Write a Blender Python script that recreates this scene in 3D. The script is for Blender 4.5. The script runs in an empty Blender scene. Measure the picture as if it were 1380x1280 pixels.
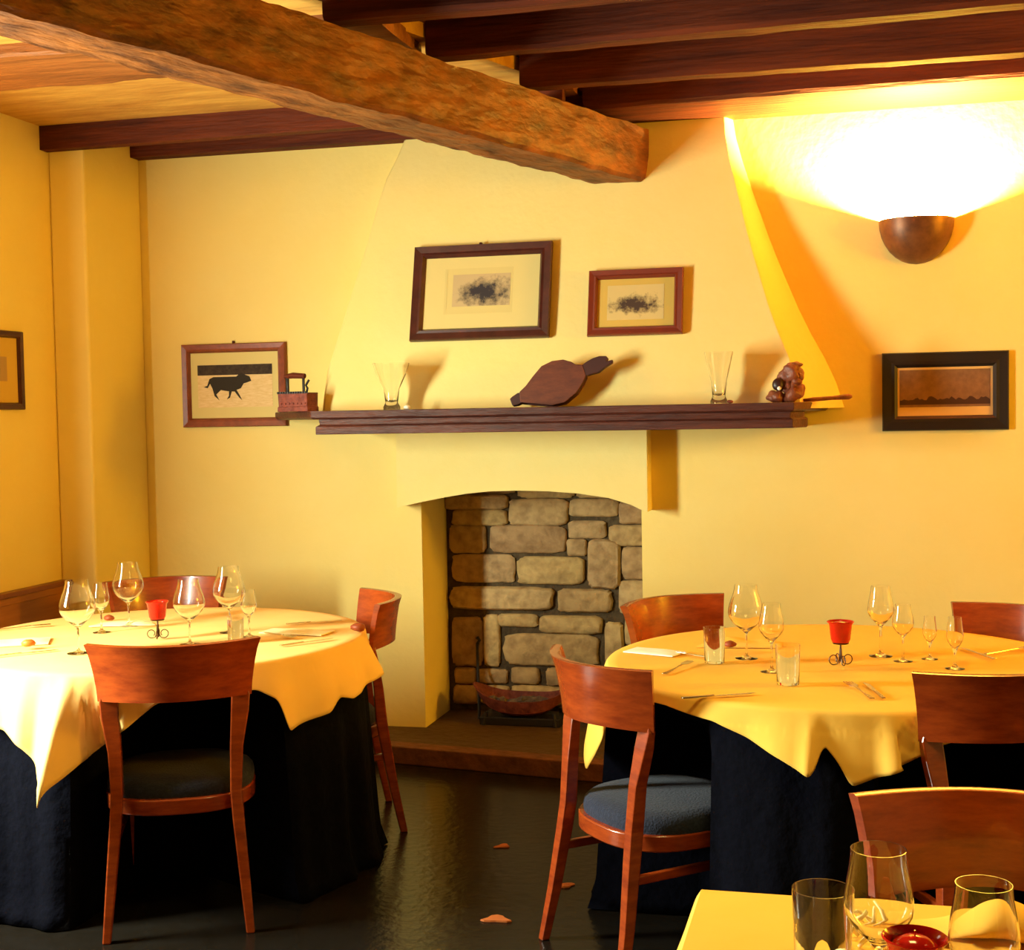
import bpy, bmesh, math, random
from mathutils import Vector, Matrix
random.seed(7)
PI = math.pi
S = bpy.context.scene
COL = S.collection
# ------------------------------------------------------------------ camera
F = 1850.0; CX, CY = 690.0, 640.0
YAW = math.atan(.25); PITCH = math.atan(83/1850); ROLL = .0175
EYE = Vector((0, 0, 1.5))
fh = Vector((-math.sin(YAW), math.cos(YAW), 0)); rh = Vector((math.cos(YAW), math.sin(YAW), 0)); zz = Vector((0, 0, 1))
fw = fh*math.cos(PITCH) - zz*math.sin(PITCH)
up0 = fh*math.sin(PITCH) + zz*math.cos(PITCH)
right = rh*math.cos(ROLL) - up0*math.sin(ROLL)
up = up0*math.cos(ROLL) + rh*math.sin(ROLL)
cam = bpy.data.cameras.new('camera'); co = bpy.data.objects.new('camera', cam); COL.objects.link(co)
cam.sensor_width = 36; cam.lens = F/1380*36; cam.sensor_fit = 'HORIZONTAL'
M = Matrix.Identity(4)
for i, v in enumerate((right, up, -fw)):
    for k in range(3): M[k][i] = v[k]
M.translation = EYE
co.matrix_world = M
S.camera = co
def ray(px, py): return fw*F + right*(px-CX) + up*(CY-py)
def onh(px, py, h):                      # the point a line of sight meets at height h
    d = ray(px, py); return EYE + d*((h-EYE.z)/d.z)
def onb(px, py, b):                      # ... in the plane y = b (parallel to the back wall)
    d = ray(px, py); return EYE + d*(b/d.y)
def ona(px, py, a):
    d = ray(px, py); return EYE + d*(a/d.x)
def proj(p):
    q = Vector(p)-EYE; z = q.dot(fw); return CX+F*q.dot(right)/z, CY-F*q.dot(up)/z
# ------------------------------------------------------------------ materials
def mat(name, col, rough=.6, spec=.5, metal=0, var=None, nscale=8, stretch=(1, 1, 1), bump=0, bscale=40, trans=0, ior=1.45, coat=0, sheen=0, emit=None, alpha=1, rot=None):
    m = bpy.data.materials.new(name); m.use_nodes = True
    nt = m.node_tree; b = nt.nodes['Principled BSDF']
    b.inputs['Base Color'].default_value = (*col, 1)
    b.inputs['Roughness'].default_value = rough
    b.inputs['Specular IOR Level'].default_value = spec
    b.inputs['Metallic'].default_value = metal
    b.inputs['Transmission Weight'].default_value = trans
    b.inputs['IOR'].default_value = ior
    b.inputs['Coat Weight'].default_value = coat
    b.inputs['Sheen Weight'].default_value = sheen
    if emit: b.inputs['Emission Color'].default_value = (*emit[0], 1); b.inputs['Emission Strength'].default_value = emit[1]
    if var or bump:
        tc = nt.nodes.new('ShaderNodeTexCoord'); mp = nt.nodes.new('ShaderNodeMapping')
        mp.inputs['Scale'].default_value = stretch
        if rot is not None: mp.vector_type = 'TEXTURE'; mp.inputs['Rotation'].default_value = (0, 0, rot)
        nt.links.new(tc.outputs['Object'], mp.inputs[0])
    if var:
        n = nt.nodes.new('ShaderNodeTexNoise'); n.inputs['Scale'].default_value = nscale; n.inputs['Detail'].default_value = 6
        n.inputs['Roughness'].default_value = .65
        nt.links.new(mp.outputs[0], n.inputs['Vector'])
        r = nt.nodes.new('ShaderNodeValToRGB'); r.color_ramp.elements[0].position = .32; r.color_ramp.elements[1].position = .68
        r.color_ramp.elements[0].color = (*var, 1); r.color_ramp.elements[1].color = (*col, 1)
        nt.links.new(n.outputs['Fac'], r.inputs[0]); nt.links.new(r.outputs[0], b.inputs['Base Color'])
    if bump:
        n2 = nt.nodes.new('ShaderNodeTexNoise'); n2.inputs['Scale'].default_value = bscale; n2.inputs['Detail'].default_value = 5
        nt.links.new(mp.outputs[0], n2.inputs['Vector'])
        bp = nt.nodes.new('ShaderNodeBump'); bp.inputs['Strength'].default_value = bump; bp.inputs['Distance'].default_value = .02
        nt.links.new(n2.outputs['Fac'], bp.inputs['Height']); nt.links.new(bp.outputs[0], b.inputs['Normal'])
    return m
M_ = {}
M_['plaster'] = mat('plaster', (.83, .675, .245), .9, .1, var=(.82, .645, .21), nscale=2.2, bump=.10, bscale=26)
M_['plaster_hood'] = mat('plaster_hood', (.83, .685, .27), .9, .1, var=(.82, .655, .235), nscale=2.5, bump=.10, bscale=26)
M_['beam'] = mat('rough_beam', (.30, .095, .016), .55, .3, var=(.055, .014, .004), nscale=13, stretch=(2.4, 1, 1), bump=1, bscale=20, rot=math.radians(90-34.3+14))
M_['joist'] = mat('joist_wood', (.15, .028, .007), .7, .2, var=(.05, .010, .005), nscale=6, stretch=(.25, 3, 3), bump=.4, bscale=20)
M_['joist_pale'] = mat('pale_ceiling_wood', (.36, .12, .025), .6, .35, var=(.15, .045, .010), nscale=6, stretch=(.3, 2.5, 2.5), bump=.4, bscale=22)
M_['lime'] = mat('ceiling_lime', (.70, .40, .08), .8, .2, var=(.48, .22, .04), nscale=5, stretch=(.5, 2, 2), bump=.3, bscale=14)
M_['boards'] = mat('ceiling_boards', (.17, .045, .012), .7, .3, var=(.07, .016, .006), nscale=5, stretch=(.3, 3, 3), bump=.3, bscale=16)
M_['shelf'] = mat('dark_shelf_wood', (.11, .028, .016), .45, .45, var=(.035, .010, .009), nscale=9, stretch=(.35, 3, 4), bump=.4, bscale=30)
M_['chair'] = mat('cherry_chair_wood', (.36, .058, .008), .26, .5, var=(.20, .026, .005), nscale=9, stretch=(1, 1, 4), coat=.35)
M_['seat'] = mat('navy_seat_cloth', (.022, .028, .055), .85, .2, var=(.012, .015, .03), nscale=120, bump=.3, bscale=160, sheen=.1)
M_['cloth'] = mat('pale_yellow_cloth', (.92, .555, .10), .85, .1, var=(.91, .53, .085), nscale=5, bump=.12, bscale=9)
M_['cloth_cream'] = mat('pale_cream_cloth', (.93, .64, .23), .85, .1, var=(.92, .61, .20), nscale=5, bump=.12, bscale=9)
M_['under'] = mat('navy_undercloth', (.0028, .003, .0075), .95, .06, var=(.0018, .002, .0045), nscale=60, bump=.3, bscale=30)
M_['stone_floor'] = mat('dark_floor', (.009, .0065, .004), .22, .28, var=(.011, .009, .007), nscale=14, bump=.10, bscale=30)
M_['hearth'] = mat('hearth_stone', (.11, .065, .032), .7, .3, var=(.09, .05, .025), nscale=10, bump=.5, bscale=22)
M_['terracotta'] = mat('hearth_edge', (.22, .075, .028), .65, .35, var=(.11, .038, .015), nscale=16, bump=.4, bscale=30)
M_['mortar'] = mat('mortar', (.12, .085, .045), .95, .1, var=(.06, .04, .022), nscale=20, bump=.6, bscale=40)
M_['iron'] = mat('black_iron', (.03, .026, .024), .5, .5, metal=.6, bump=.2)
M_['rust'] = mat('rusty_iron', (.26, .06, .035), .65, .4, metal=.2, var=(.11, .022, .015), nscale=30, bump=.4)
M_['ash'] = mat('ash_logs', (.20, .15, .12), .95, .1, var=(.03, .022, .02), nscale=18, bump=.8, bscale=30)
M_['frame_brown'] = mat('picture_frame_brown', (.075, .018, .014), .35, .5, var=(.04, .010, .008), nscale=20, stretch=(1, 1, 1))
M_['frame_black'] = mat('picture_frame_black', (.020, .014, .012), .35, .5)
M_['matboard'] = mat('cream_mat', (.66, .55, .22), .9, .15)
M_['matboard_tan'] = mat('tan_mat', (.60, .40, .09), .9, .15)
M_['paper'] = mat('print_paper', (.78, .64, .36), .9, .15)
M_['glass'] = mat('clear_glass', (1, 1, 1), .0, .5, trans=1, ior=1.45)
M_['redglass'] = mat('red_glass', (.55, .012, .004), .12, .5, var=(.40, .008, .003), nscale=30)
M_['wire'] = mat('dark_wire', (.09, .045, .02), .4, .5, metal=.7)
M_['steel'] = mat('cutlery_steel', (.72, .62, .45), .22, .5, metal=1)
M_['napkin'] = mat('napkin_cloth', (.92, .78, .40), .85, .15, bump=.1, bscale=20)
M_['napkin_white'] = mat('white_paper_cloth', (.93, .88, .74), .85, .15)
M_['lamp'] = mat('bronze_lamp', (.24, .095, .03), .42, .5, metal=.35, var=(.11, .04, .015), nscale=12)
M_['orn'] = mat('carved_ornament', (.30, .08, .03), .45, .5, var=(.13, .03, .015), nscale=30, bump=.4)
M_['orn_dark'] = mat('dark_ornament', (.035, .012, .01), .4, .5)
M_['bellows'] = mat('bellows_wood', (.15, .04, .018), .5, .4, var=(.08, .022, .014), nscale=14, stretch=(1, 1, 3))
M_['leather'] = mat('dark_leather', (.05, .016, .014), .5, .4)
M_['dado'] = mat('dado_wood', (.46, .17, .03), .5, .4, var=(.33, .11, .02), nscale=6, stretch=(1, .3, 4))
M_['dado_rail'] = mat('dado_rail_wood', (.20, .055, .015), .4, .4)
M_['leaf'] = mat('dry_leaf', (.55, .16, .04), .7, .3)
M_['morsel'] = mat('brown_morsel', (.30, .06, .015), .5, .4)
M_['terra_red'] = mat('orange_ball', (.62, .16, .02), .5, .4)
M_['paint_white'] = mat('white_paint', (.8, .78, .7), .5, .4)
# stones take a colour per stone
def stone_mat():
    m = bpy.data.materials.new('fireback_stone'); m.use_nodes = True; nt = m.node_tree; b = nt.nodes['Principled BSDF']
    g = nt.nodes.new('ShaderNodeNewGeometry'); r = nt.nodes.new('ShaderNodeValToRGB')
    e = r.color_ramp.elements
    e[0].color = (.38, .22, .10, 1); e[1].color = (.70, .50, .19, 1)
    x = e.new(.35); x.color = (.58, .40, .15, 1); x = e.new(.7); x.color = (.48, .31, .14, 1)
    nt.links.new(g.outputs['Random Per Island'], r.inputs[0])
    n = nt.nodes.new('ShaderNodeTexNoise'); n.inputs['Scale'].default_value = 22; n.inputs['Detail'].default_value = 8
    tc = nt.nodes.new('ShaderNodeTexCoord'); nt.links.new(tc.outputs['Object'], n.inputs['Vector'])
    mx = nt.nodes.new('ShaderNodeMix'); mx.data_type = 'RGBA'; mx.blend_type = 'MULTIPLY'; mx.inputs[0].default_value = .7
    r2 = nt.nodes.new('ShaderNodeValToRGB'); r2.color_ramp.elements[0].position = .3; r2.color_ramp.elements[0].color = (.45, .38, .34, 1); r2.color_ramp.elements[1].position = .6
    nt.links.new(n.outputs['Fac'], r2.inputs[0]); nt.links.new(r.outputs[0], mx.inputs[6]); nt.links.new(r2.outputs[0], mx.inputs[7])
    nt.links.new(mx.outputs[2], b.inputs['Base Color']); b.inputs['Roughness'].default_value = .9
    bp = nt.nodes.new('ShaderNodeBump'); bp.inputs['Strength'].default_value = .7; bp.inputs['Distance'].default_value = .015
    nt.links.new(n.outputs['Fac'], bp.inputs['Height']); nt.links.new(bp.outputs[0], b.inputs['Normal'])
    return m
M_['stone'] = stone_mat()
def engraving(name, dark, light, scale, blob):
    # a printed vignette: ink gathers in a central clump
    m = bpy.data.materials.new(name); m.use_nodes = True; nt = m.node_tree; b = nt.nodes['Principled BSDF']
    tc = nt.nodes.new('ShaderNodeTexCoord')
    n = nt.nodes.new('ShaderNodeTexNoise'); n.inputs['Scale'].default_value = scale; n.inputs['Detail'].default_value = 8; n.inputs['Roughness'].default_value = .7
    nt.links.new(tc.outputs['Object'], n.inputs['Vector'])
    mp = nt.nodes.new('ShaderNodeMapping'); mp.inputs['Scale'].default_value = (1/blob[2], 0, 1/blob[3]); mp.inputs['Location'].default_value = (-blob[0]/blob[2], 0, -blob[1]/blob[3])
    nt.links.new(tc.outputs['Object'], mp.inputs[0])
    ln = nt.nodes.new('ShaderNodeVectorMath'); ln.operation = 'LENGTH'; nt.links.new(mp.outputs[0], ln.inputs[0])
    a = nt.nodes.new('ShaderNodeMath'); a.operation = 'MULTIPLY_ADD'; a.inputs[1].default_value = .55; a.inputs[2].default_value = -.28
    nt.links.new(ln.outputs['Value'], a.inputs[0])
    s = nt.nodes.new('ShaderNodeMath'); s.operation = 'ADD'; nt.links.new(n.outputs['Fac'], s.inputs[0]); nt.links.new(a.outputs[0], s.inputs[1])
    r = nt.nodes.new('ShaderNodeValToRGB'); r.color_ramp.elements[0].position = .38; r.color_ramp.elements[1].position = .66
    r.color_ramp.elements[0].color = (*dark, 1); r.color_ramp.elements[1].color = (*light, 1)
    nt.links.new(s.outputs[0], r.inputs[0]); nt.links.new(r.outputs[0], b.inputs['Base Color']); b.inputs['Roughness'].default_value = .9
    return m
# ------------------------------------------------------------------ mesh helpers
def obj(name, bm, m, parent=None, smooth=False, bevel=0, label=None, subd=0, angle=40):
    bmesh.ops.recalc_face_normals(bm, faces=bm.faces)
    me = bpy.data.meshes.new(name); bm.to_mesh(me); bm.free()
    ms = m if isinstance(m, (list, tuple)) else [m]
    for q in ms: me.materials.append(M_[q] if isinstance(q, str) else q)
    o = bpy.data.objects.new(name, me); COL.objects.link(o)
    if parent: o.parent = parent
    if smooth:
        for p in me.polygons: p.use_smooth = True
        if smooth == 'auto': me.set_sharp_from_angle(angle=math.radians(angle))
    if bevel:
        b = o.modifiers.new('b', 'BEVEL'); b.width = bevel; b.segments = 2; b.limit_method = 'ANGLE'
    if subd:
        s = o.modifiers.new('s', 'SUBSURF'); s.levels = subd; s.render_levels = subd
    if label: o['label'] = label
    return o
def tag(o, label, cat, group=None):
    o['label'] = label; o['category'] = cat
    if group: o['group'] = group
    return o
def thing(name, label, cat, loc=(0, 0, 0), rz=0, group=None, rx=0):
    o = bpy.data.objects.new(name, None); COL.objects.link(o); o.empty_display_size = .05
    o.location = loc; o.rotation_euler = (rx, 0, rz)
    return tag(o, label, cat, group)
def struct(name, bm, m, parent=None, **k):
    o = obj(name, bm, m, parent, **k)
    if not parent: o['kind'] = 'structure'
    return o
def kids(o): return [c for c in bpy.data.objects if c.parent == o]
def dup(root, loc, rz, label, group=None, name=None):
    r = root.copy(); COL.objects.link(r); r.location = loc; r.rotation_euler = (root.rotation_euler.x, 0, rz)
    r['label'] = label
    if group: r['group'] = group
    for ch in kids(root):
        c = ch.copy(); COL.objects.link(c); c.parent = r
        for g in kids(ch):
            d = g.copy(); COL.objects.link(d); d.parent = c
    return r
def B(): return bmesh.new()
def box(bm, x0, x1, y0, y1, z0, z1, mi=0):
    v = [bm.verts.new(p) for p in ((x0,y0,z0),(x1,y0,z0),(x1,y1,z0),(x0,y1,z0),(x0,y0,z1),(x1,y0,z1),(x1,y1,z1),(x0,y1,z1))]
    for f in ((0,1,2,3),(4,5,6,7),(0,1,5,4),(1,2,6,5),(2,3,7,6),(3,0,4,7)):
        bm.faces.new([v[i] for i in f]).material_index = mi
    return v
def hexa(bm, a, b):                     # two quads of four points joined into a solid
    va = [bm.verts.new(p) for p in a]; vb = [bm.verts.new(p) for p in b]
    bm.faces.new(va); bm.faces.new(vb)
    for i in range(4): bm.faces.new([va[i], va[(i+1)%4], vb[(i+1)%4], vb[i]])
def loft(bm, rings, cap=True, closed=True, mi=0):
    R = [[bm.verts.new(p) for p in r] for r in rings]
    n = len(R[0])
    for i in range(len(R)-1):
        for j in range(n if closed else n-1):
            bm.faces.new([R[i][j], R[i][(j+1)%n], R[i+1][(j+1)%n], R[i+1][j]]).material_index = mi
    if cap:
        bm.faces.new(R[0]).material_index = mi; bm.faces.new(R[-1]).material_index = mi
    return R
def lathe(bm, prof, n=32, cap=False, ctr=(0, 0)):
    rings = []
    for r, z in prof:
        rings.append([(ctr[0]+max(r, 1e-5)*math.cos(2*PI*k/n), ctr[1]+max(r, 1e-5)*math.sin(2*PI*k/n), z) for k in range(n)])
    loft(bm, rings, cap=cap)
    bmesh.ops.remove_doubles(bm, verts=bm.verts, dist=3e-5)
def tube(bm, pts, rad, n=10, cap=True):
    pts = [Vector(p) for p in pts]; rings = []
    rr = rad if isinstance(rad, (list, tuple)) else [rad]*len(pts)
    prev = None
    for i, p in enumerate(pts):
        t = (pts[min(i+1, len(pts)-1)]-pts[max(i-1, 0)]).normalized()
        a = prev if prev is not None else (Vector((0, 0, 1)) if abs(t.z) < .9 else Vector((1, 0, 0)))
        u = (a - t*a.dot(t)).normalized(); w = t.cross(u); prev = u
        rings.append([p + u*math.cos(2*PI*k/n)*rr[i] + w*math.sin(2*PI*k/n)*rr[i] for k in range(n)])
    loft(bm, rings, cap=cap)
def prism(bm, poly, z0, z1, ax='z', mi=0):
    def P(u, v, w): return (u, v, w) if ax == 'z' else (u, w, v)   # ax 'y': poly in x-z, extruded in y
    loft(bm, [[P(u, v, z0) for u, v in poly], [P(u, v, z1) for u, v in poly]], mi=mi)
def bar(bm, p, q, w, d, w2=None, d2=None):       # tapered rectangular bar, w across x, d across y
    w2 = w2 or w; d2 = d2 or d
    loft(bm, [[(p[0]-w/2,p[1]-d/2,p[2]),(p[0]+w/2,p[1]-d/2,p[2]),(p[0]+w/2,p[1]+d/2,p[2]),(p[0]-w/2,p[1]+d/2,p[2])],
              [(q[0]-w2/2,q[1]-d2/2,q[2]),(q[0]+w2/2,q[1]-d2/2,q[2]),(q[0]+w2/2,q[1]+d2/2,q[2]),(q[0]-w2/2,q[1]+d2/2,q[2])]])
def grid_disp(bm, amp, seed, freq=3.0):
    from mathutils import noise
    for v in bm.verts:
        n = noise.noise_vector(v.co*freq+Vector((seed, 0, 0)))
        v.co += n*amp
def lerp_tab(tab, x):
    if x <= tab[0][0]: return tab[0][1]
    for (a, u), (b, v) in zip(tab, tab[1:]):
        if x <= b: return u+(v-u)*(x-a)/(b-a) if b > a else v
    return tab[-1][1]
# ------------------------------------------------------------------ room shell
WB = 5.966            # back wall
WL = -3.465           # left wall
PIL_A, PIL_B = -3.291, 5.473
HC = 2.728            # underside of the ceiling timbers
bm = B(); box(bm, -4.2, 5.2, -2.6, 7.2, -.1, 0); struct('floor', bm, 'stone_floor')
# back wall with a fireplace opening
oL = onb(570, 800, WB).x; oR = onb(865.5, 760, WB).x; oT = 1.16
FB = 6.36             # face of the stone fireback
bm = B()
box(bm, WL-.1, oL, WB, WB+.62, 0, 3.05); box(bm, oR, 5.2, WB, WB+.62, 0, 3.05); box(bm, oL, oR, WB, WB+.62, oT, 3.05)
bmesh.ops.remove_doubles(bm, verts=bm.verts, dist=1e-4)
struct('wall_back', bm, 'plaster')
bm = B()              # left wall with its window opening
wy0, wy1, wz0, wz1 = 2.70, 3.30, .85, 2.05
box(bm, WL-.35, WL, -2.6, wy0, 0, 3.05); box(bm, WL-.35, WL, wy1, WB, 0, 3.05)
box(bm, WL-.35, WL, wy0, wy1, 0, wz0); box(bm, WL-.35, WL, wy0, wy1, wz1, 3.05)
struct('wall_left', bm, 'plaster')
bm = B(); box(bm, WL, PIL_A, PIL_B, WB, 0, 2.95); struct('wall_pilaster', bm, 'plaster', bevel=.012)
bm = B(); box(bm, 3.6, 3.8, -2.6, WB, 0, 3.05); struct('wall_right', bm, 'plaster')
w = thing('window_1', 'white framed window in the left wall', 'window'); del w['category']; w['kind'] = 'structure'
bm = B()
for (a, b, c, d) in ((wy0, wy0+.05, wz0, wz1), (wy1-.05, wy1, wz0, wz1), (wy0, wy1, wz0, wz0+.05), (wy0, wy1, wz1-.05, wz1)):
    box(bm, WL-.30, WL-.24, a, b, c, d)
obj('window_frame', bm, 'paint_white', w)
# ceiling boards: high dark boards on the right of the main beam, pale ones on the left
bmN = onh(0, 10, 2.475); bmE = onh(876, 246, 2.475); bmF = onh(0, 50, 2.475)
bd = (bmE-bmN).normalized(); bp_ = Vector((-bd.y, bd.x, 0)); bw = abs((bmF-bmN).dot(bp_))
bmS = bmN - bd*3.6
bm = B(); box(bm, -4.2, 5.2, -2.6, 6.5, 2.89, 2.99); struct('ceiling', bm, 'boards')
# ------------------------------------------------------------------ timbers
def timber(name, a, e, w0, z0, z1, m, label, cat, group=None, seg=40, amp=.006, seed=0, bev=.012):
    # a hewn timber from a to e (horizontal); w0 wide, from the line a-e towards +perp
    a = Vector((a[0], a[1], 0)); e = Vector((e[0], e[1], 0)); d = (e-a); L = d.length; d.normalize(); p = Vector((-d.y, d.x, 0))
    bm = B(); rings = []
    c = .014
    prof = [(0, z0+c), (c, z0)] + [(c+(w0-2*c)*k/4, z0) for k in range(1, 4)] + [(w0-c, z0), (w0, z0+c)] + [(w0, z0+(z1-z0)*k/4) for k in range(1, 4)] + [(w0, z1), (0, z1)] + [(0, z1-(z1-z0)*k/6) for k in range(1, 6)]
    for i in range(seg+1):
        q = a + d*(L*i/seg)
        rings.append([(q + p*s + Vector((0, 0, h)))[:] for s, h in prof])
    loft(bm, rings)
    grid_disp(bm, amp, seed, 5.5)
    grid_disp(bm, amp*.6, seed+9, 17)
    return tag(obj(name, bm, m, smooth='auto', angle=30), label, cat, group)
timber('main_ceiling_beam', bmS, bmE+bd*.0, bw, 2.475, 2.70, 'beam', 'massive rough hewn beam running diagonally under the ceiling to the chimney hood', 'beam', seg=320, amp=.008, seed=3)
def beam_x_at(y):      # where the middle of the beam lies for a given y
    t = (y-bmN.y)/bd.y; return (bmN+bd*t+bp_*bw*.5).x
def joist_right(px0, y0, px1, y1, ww, hh, label, seed):
    p0 = onh(px0, y0, HC); p1 = onh(px1, y1, HC); d = (p1-p0).normalized()
    a = p0 - d*((p0.x-beam_x_at(p0.y)+.02)/d.x) ; e = p0 + d*((3.6-p0.x)/d.x)
    # far bottom edge is a-e; the joist lies on the near side of it
    perp = Vector((-d.y, d.x, 0))
    timber('ceiling_joist', a-perp*ww, e-perp*ww, ww, HC, 2.89, 'joist', label, 'ceiling joist', 'ceiling joists right of the main beam', seg=50, amp=.005, seed=seed)
joist_right(880, 147, 1380, 110, .09, .16, 'dark red ceiling joist right of the beam, nearest to the lit wall', 11)
joist_right(880, 113, 1380, 78, .10, .16, 'dark red ceiling joist right of the beam, second out from the lit wall', 12)
joist_right(880, 60, 1380, 15, .10, .16, 'dark ceiling joist right of the beam, third out from the lit wall', 13)
joist_right(500, 36, 900, 1, .10, .16, 'dark ceiling joist right of the beam, fourth out from the lit wall', 14)
def cf(X, z, h=0): return Vector((0, 0, 0)) + rh*X + fh*z + Vector((0, 0, h))     # metres right of / ahead of the camera
# wall plates and the lower pale ceiling on the left
pl = onb(170, 213, 5.88)
bm = B(); box(bm, pl.x, -1.75, 5.88, WB, pl.z, pl.z+.064); grid_disp(bm, .003, 2)
tag(obj('wall_plate_timber', bm, 'joist'), 'dark thin timber along the top of the back wall, left of the hood', 'ceiling timber')
p2 = onb(10, 205, 5.41); p2t = onb(10, 173, 5.41)
bm = B(); box(bm, p2.x, beam_x_at(5.41), 5.41, 5.47, p2.z, p2t.z); grid_disp(bm, .003, 4)
tag(obj('wall_plate_timber', bm, 'joist'), 'reddish timber in front of the pilaster, one step lower than the boards', 'ceiling timber')
bm = B(); box(bm, WL, beam_x_at(5.5), 5.47, WB, pl.z+.064, pl.z+.11)
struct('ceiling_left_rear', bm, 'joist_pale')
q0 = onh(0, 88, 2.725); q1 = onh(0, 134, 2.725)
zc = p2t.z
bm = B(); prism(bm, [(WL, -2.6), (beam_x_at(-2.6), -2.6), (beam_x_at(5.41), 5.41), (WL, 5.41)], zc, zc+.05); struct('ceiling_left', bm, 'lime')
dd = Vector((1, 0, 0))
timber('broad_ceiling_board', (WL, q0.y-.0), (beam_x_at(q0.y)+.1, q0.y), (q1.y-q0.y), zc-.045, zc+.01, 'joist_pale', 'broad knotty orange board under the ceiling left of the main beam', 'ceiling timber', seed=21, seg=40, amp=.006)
bm = B(); box(bm, -1.35, 3.6, 5.58, WB, HC+.004, 2.89); grid_disp(bm, .003, 8)
tag(obj('wall_plate_timber', bm, 'joist'), 'reddish timber over the wall lamp where the ceiling meets the back wall', 'ceiling timber')
# ------------------------------------------------------------------ chimney hood
HB, HT = 1.50, 2.76
def hood_b(h):
    t = max(0, min(1, (h-HB)/(HT-HB)))
    return WB - (.38 - .32*t + .02*math.sin(PI*t)*-1)
def edge(pts):
    out = []
    for px, py in pts:
        h = 2.0
        for _ in range(6): p = onb(px, py, hood_b(h)); h = p.z
        out.append((p.z, p.x))
    return sorted(out)
eL = edge([(548, 180), (542, 195), (515, 250), (490, 340), (465, 420), (440, 500), (434, 550)])
eR = edge([(979, 160), (980, 175), (988, 220), (1015, 330), (1045, 430), (1075, 500), (1084, 550)])
bm = B(); rings = []
for i in range(13):
    h = HB + (HT-HB)*i/12; b = hood_b(h); a0 = lerp_tab(eL, h); a1 = lerp_tab(eR, h); ex = .42*(WB-b)
    c = .012
    rings.append([(a0-ex, WB+.02, h), (a0, b+c, h), (a0+c, b, h)] + [(a0+(a1-a0)*k/6, b, h) for k in range(1, 6)] + [(a1-c, b, h), (a1, b+c, h), (a1+ex, WB+.02, h)])
loft(bm, rings)
struct('wall_chimney_hood', bm, 'plaster_hood', smooth='auto', angle=35)
# lintel block under the shelf, arched underneath
LB = WB-.13
arch = [(872, 690), (862, 686), (850, 680), (820, 671), (780, 665), (740, 662), (700, 661), (660, 662), (630, 665), (600, 670), (570, 676), (535, 684)]
poly = [(onb(x, y, LB).x, onb(x, y, LB).z) for x, y in arch]
aR = onb(872, 640, LB).x; aL = onb(535, 640, LB).x
poly[0] = (aR, poly[0][1])
poly = [(aR, 1.49)] + poly + [(aL, 1.49)]
bm = B(); prism(bm, poly, LB, WB+.05, ax='y'); struct('wall_chimney_lintel', bm, 'plaster_hood', smooth='auto')
# ------------------------------------------------------------------ firebox and hearth
bm = B(); box(bm, oL-.05, oR+.3, FB, FB+.12, .0, oT+.1); struct('wall_fireback', bm, 'mortar')
rects = [(260,275,470,320),(480,290,680,375),(690,290,850,345),(860,300,960,370),(285,327,470,375),(275,380,395,470),(415,380,670,470),(685,365,810,420),(680,428,742,480),(825,380,960,445),
 (285,480,497,572),(510,488,735,580),(752,430,860,592),(870,455,960,560),(280,590,630,668),(648,600,830,675),(860,570,960,680),(285,695,385,860),(445,685,575,725),(585,690,795,750),(392,690,445,860),(462,752,785,862),(812,715,870,860),(880,690,960,790),
 (295,870,360,920),(372,875,470,920),(490,870,580,922),(610,872,700,930),(290,930,372,990),(383,932,478,992),(487,932,700,1000),(715,875,860,930),(712,940,870,1005),(880,800,960,900),(885,910,960,1000),(285,1000,420,1070),(430,1010,640,1080),(650,1010,800,1080),(810,1015,960,1090),(285,210,500,265),(510,210,700,280),(710,215,900,280)]
bm = B()
for i, (x0, y0, x1, y1) in enumerate(rects):
    P0 = onb(500+(x0-4)/2.56, 560+(y0-4)/2.56, FB); P1 = onb(500+(x1+4)/2.56, 560+(y1+4)/2.56, FB)
    rnd = random.Random(i); w = (P1.x-P0.x)/2; h = (P0.z-P1.z)/2; cx = (P0.x+P1.x)/2; cz = (P0.z+P1.z)/2
    if cz-h < .075: h = (cz+h-.075)/2; cz = .075+h
    if h < .01: continue
    n = 28; outl = []
    for k in range(n):
        t = 2*PI*k/n; e = .32
        ux = math.copysign(abs(math.cos(t))**e, math.cos(t)); uz = math.copysign(abs(math.sin(t))**e, math.sin(t))
        j = 1 + rnd.uniform(-.035, .035)
        outl.append((ux*w*j, uz*h*j))
    dep = rnd.uniform(.018, .034)
    rings = [[(cx+u*1.0, FB+.01, cz+v) for u, v in outl], [(cx+u, FB-dep*.55, cz+v) for u, v in outl], [(cx+u-math.copysign(min(abs(u), .010), u), FB-dep, cz+v-math.copysign(min(abs(v), .010), v)) for u, v in outl]]
    loft(bm, rings)
    for v in bm.verts[-n*3:] if False else []: pass
tag(obj('stone_facing', bm, 'stone', smooth='auto', angle=50), 'rough tan and grey stones laid in courses at the back of the fireplace', 'stonework')
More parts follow.
